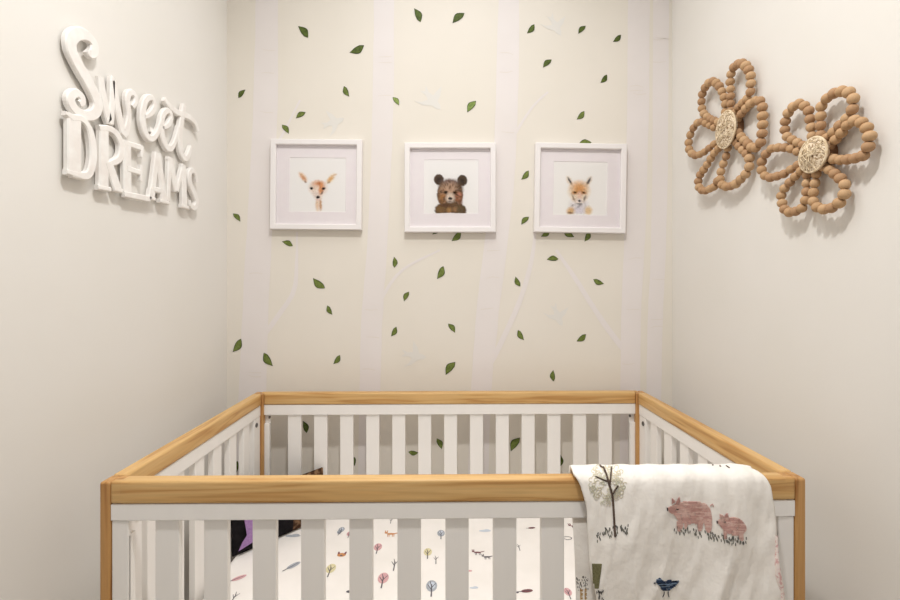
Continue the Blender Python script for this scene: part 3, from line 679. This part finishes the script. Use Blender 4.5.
mot = [
 ('tree', 341, 531, .016, 'blue'), ('tree', 349, 535, .014, 'pink'), ('face', 341.5, 555, .013), ('tree', 391, 521, .014, None), ('fox', 391, 534, .018), ('tree', 377.5, 549, .020, 'pink'),
 ('tree', 394.5, 565, .022, None), ('tree', 382.7, 581, .024, 'pink'), ('tree', 441, 535, .020, 'blue'), ('tree', 427.7, 554, .020, 'yellow'), ('tree', 436, 560, .016, None), ('tree', 431.5, 589, .024, 'blue'),
 ('ell', 349.5, 591.7, .009, 'dark'), ('cloud', 485, 531, .02, 'sky'), ('fox', 477.5, 552.5, .014, 'maroon'), ('fox', 487, 557, .013, 'dark'), ('ell', 469.7, 571, .007, 'pink'), ('cloud', 474, 588, .012, 'sky'),
 ('leaf', 531.7, 528, .012, 'maroon'), ('tree', 519, 547.5, .014, None), ('leaf', 527, 591, .016, 'maroon'), ('ell', 516.7, 592.5, .006, 'dark'), ('ring', 567.5, 538.3, .013, 'dark'), ('tree', 568.7, 594, .016, 'pink'),
 ('leaf', 239, 578, .020, 'pink'), ('tree', 234, 598, .018, None), ('cloud', 293, 536, .024, 'blue'), ('leaf', 293.5, 565.5, .022, 'blue'), ('tree', 339, 533, .012, 'blue'), ('tree', 330, 571, .022, 'yellow')]
for m_ in mot:
    kind, px, py, s = m_[:4]; key = m_[4] if len(m_) > 4 else None; x, y = at(px, py)
    if kind == 'tree': tree_motif(x, y, s, key)
    elif kind == 'face': face_motif(x, y, s)
    elif kind == 'fox': fox_motif(x, y, s, key or 'fox')
    elif kind == 'ell': ell((x, y), s, s * .6, key)
    elif kind == 'cloud': ell((x, y), s, s * .3, key); ell((x + .3 * s, y + .2 * s), .5 * s, s * .3, key, .0007)
    elif kind == 'leaf': leaf_motif(x, y, s, key, {'blue': .9, 'pink': .7}.get(key, .15))
    elif kind == 'ring':
        for k in range(12):
            a, b = k * math.pi / 6, (k + 1) * math.pi / 6
            ln((x + s * math.cos(a), y + s * .7 * math.sin(a)), (x + s * math.cos(b), y + s * .7 * math.sin(b)), .003, key)
rm = random.Random(11)
used = [at(m_[1], m_[2]) for m_ in mot]
for gx in range(14):
    for gy in range(7):
        x = -.58 + gx * .09 + rm.uniform(-.02, .02); y = -.29 + gy * .095 + rm.uniform(-.02, .02)
        px_view = CX + (x + CC.x) / (y + CC.y) * F; py_view = CY + (H - ZM) / (y + CC.y) * F
        if 195 < px_view < 575 and py_view < 612: continue      # the strips the photo shows are laid out above
        k = rm.choice(('tree', 'tree', 'tree', 'fox', 'leaf'))
        if k == 'tree': tree_motif(x, y, .02, rm.choice(('pink', 'blue', 'yellow', None)))
        elif k == 'fox': fox_motif(x, y, .016, rm.choice(('fox', 'maroon')))
        else: leaf_motif(x, y, .018, rm.choice(('blue', 'pink')), rm.uniform(0, 1.2))
link('fitted_sheet', bm, [M['sheet']] + [ink[k] for k in ink_keys], mattress)

# ------------------------------------------------------------------ black lettered cushion in the far left corner of the crib
p0, p1 = Vector((-0.628, 1.372, 0)), Vector((-0.420, 1.608, 0))
dv = (p1 - p0); LW = dv.length; ang = math.atan2(dv.y, dv.x)
M['black'] = mat('black_cotton', srgb(22, 20, 22), 0.9, srgb(34, 31, 34), 60, spec=0.1, bump=0.2)
M['purple'] = flat('purple_applique', 168, 134, 182, (148, 114, 164))
M['brown'] = mat('brown_patterned_cotton', srgb(70, 48, 34), 0.9, srgb(128, 100, 76), 70, spec=0.1, bump=0.2, lo=.45, hi=.62)
M['cream'] = flat('cream_outline', 214, 204, 180)
cush = thing('cushion', 'black cushion with a purple letter and brown end, propped in crib\'s far left corner', 'cushion', (p0.x, p0.y, ZM + 0.001), ang)
HC, TC = 0.163, 0.035
def pillow(bm, x0, x1, n=14, mi=0):
    def pt(i, j, s):
        u, v = i / n, j / n; x = x0 + (x1 - x0) * u; z = HC * v
        uu = x / LW
        bul = (max(0, 1 - (2 * uu - 1) ** 4) * max(0, 1 - (2 * v - 1) ** 4)) ** .5
        zz = z + (0.006 * (2 * uu - 1) if v > .5 else 0)
        return Vector((x, 0.018 - s * bul * TC / 2 + 0.002 * s * -1 + 0.01 * v, zz))
    for s in (1, -1):
        g = [[bm.verts.new(pt(i, j, s)) for i in range(n + 1)] for j in range(n + 1)]
        for j in range(n):
            for i in range(n):
                q = (g[j][i], g[j][i + 1], g[j + 1][i + 1], g[j + 1][i]); f = bm.faces.new(q if s > 0 else tuple(reversed(q))); f.smooth = True; f.material_index = mi
XB = LW * .60
bm = bmesh.new(); pillow(bm, 0, XB); bmesh.ops.remove_doubles(bm, verts=bm.verts, dist=.0001); link('cover', bm, M['black'], cush)
bm = bmesh.new(); pillow(bm, XB, LW); bmesh.ops.remove_doubles(bm, verts=bm.verts, dist=.0001); link('brown_panel', bm, M['brown'], cush)
bm = bmesh.new()
def cl(pts, mi, lift): prism(bm, [Vector((x, 0.018 - TC / 2 - 0.004 - lift + 0.01 * z / HC, z)) for x, z in pts], Vector((0, 0.002, 0)), mi)
xl = 0.046
cl([(xl - .036, .020), (xl + .034, .034), (xl + .026, .050), (xl + .018, .055), (xl + .012, .115), (xl + .030, .130), (xl + .036, .150), (xl - .040, .136), (xl - .034, .118), (xl - .018, .112), (xl - .010, .055), (xl - .024, .040)], 0, 0.001)
link('letter', bm, [M['purple']], cush)
bm = bmesh.new()
cl([(xl + .052, .075), (xl + .060, .09), (xl + .056, .115), (xl + .048, .10)], 0, 0.001)
link('letter_edge', bm, [M['cream']], cush)

# ------------------------------------------------------------------ quilt draped over the front rail
def yfront(X): return CC.y - HD * math.cos(ROT) + (X - CC.x) * math.tan(ROT)
edge_l = [(-.30, .262), (-.14, .250), (-.02, .240), (.02, .238), (.05, .250), (.09, .259), (.14, .2625), (.19, .264), (.24, .272), (.42, .30)]
edge_r = [(-.30, .610), (-.14, .602), (-.03, .590), (.02, .602), (.05, .614), (.09, .621), (.14, .6235), (.19, .626), (.24, .633), (.42, .65)]
def interp(tab, s):
    for (a, va), (b, vb) in zip(tab, tab[1:]):
        if s <= b: return va + (vb - va) * max(0, (s - a) / (b - a))
    return tab[-1][1]
ctr = [(.062, .60), (.056, .70), (.050, .80), (.049, .868), (.039, .893), (.015, .9005), (-.009, .892), (-.0175, .868), (-.0185, .80), (-.0195, .70), (-.0205, .55)]
cp = smooth_path([(a, b - .0095, 0) for a, b in ctr], 200)
cs = [0.0]
for i in range(1, 200): cs.append(cs[-1] + (cp[i] - cp[i - 1]).length)
itop = max(range(200), key=lambda i: cp[i].y); stop = cs[itop]
S0, S1 = -.28, .335
def quilt_pt(t, s):
    X = interp(edge_l, s) * (1 - t) + interp(edge_r, s) * t
    X += 0.0025 * noise.noise(Vector((s * 18, 2 if t < .5 else 5, 0))) * abs(2 * t - 1)
    ss = s + stop; i = min(198, max(0, next((k for k in range(199) if cs[k + 1] >= ss), 198)))
    w = max(0, min(1, (ss - cs[i]) / (cs[i + 1] - cs[i]))); c = cp[i].lerp(cp[i + 1], w)
    tg = (cp[i + 1] - cp[i]).normalized(); nrm = Vector((tg.y, -tg.x))       # outward: away from the rail
    if s > 0: nrm = Vector((-abs(nrm.x), nrm.y if abs(s) < .05 else nrm.y))
    down = max(0, s - .03)
    f = 0.0
    amp = min(1, down / .12)
    f += amp * 0.012 * (noise.noise(Vector((X * 12 + s * 3.0, s * 2.5, 4.2))) + .35)
    f += amp * 0.007 * (1 - abs(math.sin(X * 24 + 2.5 * noise.noise(Vector((X * 3, s * 4, 1)))))) ** 2
    f += (0.25 + .75 * amp) * 0.0034 * noise.noise(Vector((X * 44 + s * 14, s * 11, 8)))
    f += 0.0013 * noise.noise(Vector((X * 130, s * 30, 2)))
    e = min(t, 1 - t) * (interp(edge_r, s) - interp(edge_l, s))
    f += 0.004 * (min(1, e / .02) ** .5 - 1)                                  # rounded puffy edges
    f += 0.0020 * math.sin(X * 2 * math.pi / .055) * (1 - amp * .5)
    if s < 0: f *= .4
    return Vector((X, yfront(X) + c.x + nrm.x * f, c.y + nrm.y * f))
NT, NS = 110, 170
bm = bmesh.new()
g = [[bm.verts.new(quilt_pt(i / NT, S0 + (S1 - S0) * j / NS)) for i in range(NT + 1)] for j in range(NS + 1)]
for j in range(NS):
    for i in range(NT):
        f = bm.faces.new((g[j][i], g[j][i + 1], g[j + 1][i + 1], g[j + 1][i])); f.smooth = True
# the side that faces out must face out
bm.normal_update()
mid = g[int(NS * .8)][NT // 2]
if mid.normal.y > 0:
    for f in bm.faces: f.normal_flip()
quilt = thing('quilt', 'white muslin baby quilt with embroidered pigs and tree, draped over crib\'s front rail', 'blanket', (0.42, 0.90, 0.90))
def qlink(name, b, mats, smooth=True):
    for v in b.verts: v.co -= quilt.location
    return link(name, b, mats, quilt, smooth)
bmt = bm.copy(); tree_bvh = BVHTree.FromBMesh(bmt); bmt.free()
o = qlink('quilted_cloth', bm, M['quilt'])
so = o.modifiers.new('thickness', 'SOLIDIFY'); so.thickness = 0.0075; so.offset = -1.0; so.use_rim = True
# the under layer whose edge shows past the left side, lower down
bm = bmesh.new(); cols = 8; rws = 40
mu1 = flat('mustard_stitch', 186, 150, 92, (168, 128, 74)); olive = flat('olive_stitch', 138, 134, 100, (118, 114, 84)); ddash = flat('charcoal_stitch', 86, 82, 78)
g = [[None] * (cols + 1) for _ in range(rws + 1)]
for j in range(rws + 1):
    for i in range(cols + 1):
        v = j / rws; X = .236 + .006 * math.sin(v * 3) + (.075) * i / cols; z = .79 - .30 * v
        g[j][i] = bm.verts.new((X, yfront(X) - .0055 - .0015 * noise.noise(Vector((X * 40, z * 20, 0))), z))
for j in range(rws):
    for i in range(cols): bm.faces.new((g[j][i], g[j + 1][i], g[j + 1][i + 1], g[j][i + 1])).smooth = True
bmt = bm.copy(); under_bvh = BVHTree.FromBMesh(bmt); bmt.free()
qlink('under_layer', bm, M['quilt'])
# printed backing that rolls forward along the right-hand edge
pinkback = mat('pink_leaf_backing', srgb(236, 224, 218), 0.9, srgb(214, 172, 170), 150, spec=0.05, lo=.5, hi=.6)
bm = bmesh.new(); rows = []
for j in range(41):
    s = .14 + (S1 - .14) * j / 40; base = quilt_pt(0.995, s); wdt = 0.002 + .0075 * min(1, j / 16)
    prev = []
    for k in range(7):
        a = math.pi * k / 6
        prev.append(bm.verts.new((base.x - wdt * .55 + wdt * .62 * -math.cos(a), base.y + .001 - .0065 * math.sin(a), base.z + .002 * noise.noise(Vector((s * 60, k, 0))))))
    rows.append(prev)
for a, b in zip(rows, rows[1:]):
    for k in range(6): bm.faces.new((a[k], a[k + 1], b[k + 1], b[k])).smooth = True
qlink('patterned_edge', bm, pinkback)

EYE = Vector((0, 0, H))
def cast(bvh, px, py):
    d = Vector(((px - CX) / F, 1.0, (CY - py) / F)).normalized()
    loc, nrm, idx, dist = bvh.ray_cast(EYE, d)
    if loc is None: return None
    if nrm.dot(d) > 0: nrm = -nrm
    return loc, nrm
def stitch(bm, pts, w, mi=0, lift=.0009, bvh=None, step=1.4):
    """one raised thread laid on the cloth along pixel points"""
    L = sum(math.dist(pts[i], pts[i + 1]) for i in range(len(pts) - 1)); n = max(3, int(L / step) + 1)
    P = smooth_path([(p[0], p[1], 0) for p in pts], n); rows = []
    for i, p in enumerate(P):
        t = P[min(i + 1, n - 1)] - P[max(i - 1, 0)]
        if t.length < 1e-6: continue
        t.normalize(); nn = Vector((-t.y, t.x, 0)); ww = w * .5 * (1 if 0 < i < n - 1 else .55)
        a, c, b = (cast(bvh or tree_bvh, p.x + nn.x * k, p.y + nn.y * k) for k in (ww, 0, -ww))
        if not (a and b and c):
            if len(rows) > 1: break
            rows = []; continue
        rows.append((bm.verts.new(a[0] + a[1] * lift * .3), bm.verts.new(c[0] + c[1] * lift * 1.3), bm.verts.new(b[0] + b[1] * lift * .3)))
    for A, Bq in zip(rows, rows[1:]):
        for k in (0, 1):
            f = bm.faces.new((A[k], A[k + 1], Bq[k + 1], Bq[k])); f.smooth = True; f.material_index = mi
def inside(p, poly):
    r = False; n = len(poly)
    for i in range(n):
        x1, y1 = poly[i]; x2, y2 = poly[i - 1]
        if (y1 > p[1]) != (y2 > p[1]) and p[0] < (x2 - x1) * (p[1] - y1) / (y2 - y1) + x1: r = not r
    return r
def fill(bm, poly, w, mats, rr, sl=0.0, lift=.0011):
    """fill an outline with rows of horizontal stitches"""
    poly = [tuple(p[:2]) for p in smooth_path([(p[0], p[1], 0) for p in poly], 60, True)]
    y0, y1 = min(p[1] for p in poly), max(p[1] for p in poly); x0, x1 = min(p[0] for p in poly), max(p[0] for p in poly)
    y = y0 + w * .4
    while y < y1:
        run = []; x = x0
        def flush():
            k = 0
            while k < len(run) - 2:
                m_ = rr.randint(12, 26); seg = run[k:k + m_]
                if len(seg) > 2: stitch(bm, [seg[0], seg[len(seg) // 2], seg[-1]], w * 1.25, rr.choice(mats), lift)
                k += m_ - 1
        while x < x1:
            q = (x, y + sl * (x - x0) + .2 * math.sin(x))
            if inside(q, poly): run.append(q)
            else:
                flush(); run = []
            x += .4
        flush(); y += w
rr = random.Random(5)
pk = [flat('pink_thread', 220, 182, 172, (208, 166, 156)), flat('light_pink_thread', 230, 198, 188, (218, 182, 172)), flat('deep_pink_thread', 202, 158, 150), flat('dark_thread', 70, 62, 62)]
gr = [flat('grey_green_thread', 138, 136, 124, (112, 112, 104)), flat('charcoal_thread', 102, 101, 98)]
def grass(name, pts, n, hgt):
    bm = bmesh.new()
    for k in range(n):
        u = rr.random() * (len(pts) - 1); i = int(u); w = u - i
        x = pts[i][0] * (1 - w) + pts[i + 1][0] * w; y = pts[i][1] * (1 - w) + pts[i + 1][1] * w + rr.uniform(-hgt, hgt)
        sl = rr.uniform(-1.2, .6)
        stitch(bm, [(x, y + 1.5), (x + sl * .5, y), (x + sl, y - 1.5)], 1.05, rr.randint(0, 1), .0010, step=1.0)
    o = qlink(name, bm, gr); return o
# big pig
bm = bmesh.new()
for leg in ([(676.5, 521), (683, 521), (682, 530), (677, 530.5)], [(684, 523), (688, 523), (687, 528), (684, 528)], [(697, 522), (703, 522), (702, 530), (698, 531)], [(704, 519), (712, 517), (711, 531.5), (706, 531.5)]): fill(bm, leg, 1.3, [0, 1], rr)
fill(bm, [(667, 508.5), (670.5, 506), (676, 503.5), (684, 501.3), (694, 501), (703, 502.6), (709, 506.5), (711.5, 513), (711.5, 520), (704, 523), (694, 524), (684, 523.5), (677.5, 520), (673.5, 515), (669, 512)], 1.3, [0, 0, 1, 2], rr, .02)
fill(bm, [(671.5, 503.5), (671.5, 498.5), (675.5, 501.5)], 1.1, [2], rr, 0, .0016); fill(bm, [(675, 503), (679, 496.5), (680, 502.5)], 1.1, [2], rr, 0, .0016)
stitch(bm, [(666.8, 507.3), (667.5, 509), (667.2, 510.8)], 1.6, 3, .0018); stitch(bm, [(675.8, 508.8), (677, 509.4), (678.3, 508.9)], 1.1, 3, .0020)
stitch(bm, [(710, 506), (712.5, 504), (713.5, 507)], 1.0, 2, .0014)
qlink('embroidered_pig', bm, pk)['label'] = 'larger pink stitched pig'
# small pig
bm = bmesh.new()
for leg in ([(723, 530), (727, 531), (726.5, 538), (723.5, 538)], [(738, 533), (743, 532), (743.5, 540), (739.5, 540)]): fill(bm, leg, 1.2, [0, 1], rr)
fill(bm, [(716.5, 521.3), (720, 518.8), (725, 516.8), (733, 516.8), (740, 519), (745, 524), (746.5, 530), (742, 534.3), (734, 535.3), (727, 533), (722.5, 529), (719, 525)], 1.2, [0, 0, 1, 2], rr, .05)
fill(bm, [(719.5, 518), (719.5, 513.7), (724, 516.5)], 1.0, [1], rr, 0, .0016); fill(bm, [(723.5, 517), (727, 512.5), (728.5, 517.5)], 1.0, [2], rr, 0, .0016)
stitch(bm, [(716.6, 520.5), (717.2, 522), (717, 523.3)], 1.5, 3, .0018); stitch(bm, [(723.2, 521.5), (724.3, 522), (725.4, 521.6)], 1.0, 3, .0020)
qlink('embroidered_pig', bm, pk)['label'] = 'smaller pink stitched pig'
grass('embroidered_grass', [(674, 530), (690, 532), (706, 535), (718, 537), (732, 541), (748, 542)], 95, 4.0)['label'] = 'dark stitched grass under the pigs'
# tree
tr = [flat('brown_thread', 104, 88, 78, (84, 70, 62)), flat('cream_thread', 226, 218, 196, (212, 202, 178)), flat('pale_olive_thread', 214, 212, 190)]
bm = bmesh.new()
for k in range(150):
    a = rr.uniform(0, 6.283); r = math.sqrt(rr.uniform(.02, 1)); x = 607.5 + 18 * r * math.cos(a); y = 484 + 21.5 * r * math.sin(a)
    if y < 465: continue
    th = rr.uniform(0, 6.28); q = 2.0
    stitch(bm, [(x + q * math.cos(th + b), y + q * math.sin(th + b)) for b in (0, .8, 1.6, 2.4, 3.2, 4.0)], .75, rr.choice((1, 1, 2)), .0011, step=1.0)
qlink('embroidered_crown', bm, tr)
bm = bmesh.new()
for pts, w in (([(615, 537), (613.8, 515), (612.3, 497), (609, 484), (606, 474), (603, 467)], 2.0), ([(603, 468.5), (599.5, 465.5)], 1.5), ([(608.5, 482), (601.5, 479), (595.3, 476.5)], 1.6), ([(609.5, 486), (610.8, 474), (611.6, 467)], 1.6), ([(611.8, 495), (615, 490), (618, 485.5)], 1.6)):
    for d in (-.35, .35): stitch(bm, [(x + d, y) for x, y in pts], w * .8, 0, .0020)
qlink('embroidered_trunk', bm, tr)
grass('embroidered_grass', [(596, 537), (606, 533), (614, 531), (621, 530), (628, 529)], 55, 5.0)['label'] = 'dark stitched grass under the tree'
# bird
bl = [flat('navy_thread', 58, 74, 100, (44, 58, 82)), flat('slate_thread', 112, 130, 152), flat('dark_blue_thread', 38, 44, 58)]
bm = bmesh.new()
fill(bm, [(655.5, 582), (657.5, 578.5), (661, 578.5), (664, 581), (670, 579.5), (674, 581), (679, 580), (678, 583.5), (673, 588), (667, 591.5), (662, 590.5), (659, 586)], 1.2, [0, 0, 1, 2], rr, -.05)
stitch(bm, [(655.5, 582), (653.8, 583), (655.8, 583.8)], 1.0, 2, .0016); stitch(bm, [(664, 584), (670, 584), (675, 582.5)], 1.2, 1, .0020)
stitch(bm, [(664, 591), (664, 594), (662.5, 597)], .9, 2, .0012); stitch(bm, [(668, 591), (668, 594), (669, 597)], .9, 2, .0012)
qlink('embroidered_bird', bm, bl)
# sprig on the top fold
bm = bmesh.new()
for pts in ([(712, 463.6), (718, 462.6), (725, 463.6), (733, 464.8)], [(718, 462.7), (721, 465)], [(726, 463.8), (730, 466.4)], [(722, 463), (726, 461.9)]): stitch(bm, [(x, y + 1.8) for x, y in pts], 1.3, 0, .0016)
qlink('embroidered_sprig', bm, tr)
# print at the lower left corner and on the under layer
bm = bmesh.new()
for k in range(26):
    y = 564 + k * .95; stitch(bm, [(592 + .05 * k, y), (597 + .02 * k, y + .3), (602 - .12 * k, y + .2)], 1.3, 0, .0011)
for k in range(26):
    x, y = rr.uniform(591, 604), rr.uniform(589, 600); stitch(bm, [(x, y + 1.3), (x + .3, y), (x, y - 1.3)], 1.0, 1, .0012)
qlink('embroidered_animal', bm, [olive, ddash])['label'] = 'olive stitched animal cut by the fold'
bm = bmesh.new()
for k in range(46):
    x, y = rr.uniform(574.5, 588), rr.uniform(577, 590); stitch(bm, [(x, y + 1.2), (x + .3, y), (x, y - 1.2)], .9, 1, .0009, under_bvh)
for x0, x1 in ((580, 583), (584.5, 587)):
    for k in range(10): stitch(bm, [(x0, 589 + k * 1.1), ((x0 + x1) / 2, 589.2 + k * 1.1), (x1, 589 + k * 1.1)], 1.2, 0, .0009, under_bvh)
if len(bm.verts): qlink('embroidered_legs', bm, [mu1, ddash])

# ------------------------------------------------------------------ light
def area(name, loc, rot, size, power, col, shape='DISK', sy=None):
    l = bpy.data.lights.new(name, 'AREA'); l.shape = shape; l.size = size
    if sy: l.size_y = sy
    l.energy = power; l.color = col
    o = bpy.data.objects.new(name, l); o.location = loc; o.rotation_euler = rot; C.objects.link(o); return o
area('ceiling_downlight', (-0.02, 0.42, ZC - 0.012), (0, 0, 0), 0.14, 18.4, (1.0, 0.982, 0.965)).data.spread = math.radians(150)
area('added_fill_light', (0, 1.12, ZC - 0.012), (0, 0, 0), 0.8, 7.0, (0.98, 1.0, 1.03), 'RECTANGLE', 0.7).data.spread = math.radians(165)  # soft fill added to lift the crib interior, not a known fixture
w = bpy.data.worlds.new('world'); bpy.context.scene.world = w; w.use_nodes = True
bg = w.node_tree.nodes['Background']; bg.inputs[0].default_value = (0.93, 1.0, 1.12, 1); bg.inputs[1].default_value = 0.45

# ------------------------------------------------------------------ camera
cam = bpy.data.cameras.new('camera'); cam.sensor_width = 36.0; cam.lens = 36.0 * F / 900.0
cam.shift_y = (CY - 300.0) / 900.0; cam.clip_start = 0.02
co = bpy.data.objects.new('camera', cam); co.location = (0, 0, H); co.rotation_euler = (math.pi / 2, 0, 0); C.objects.link(co)
sc = bpy.context.scene; sc.camera = co
sc.view_settings.view_transform = 'Standard'; sc.view_settings.look = 'None'; sc.view_settings.exposure = 0.0
sc.cycles.use_denoising = True
sc.cycles.max_bounces = 10; sc.cycles.diffuse_bounces = 6; sc.cycles.transparent_max_bounces = 12
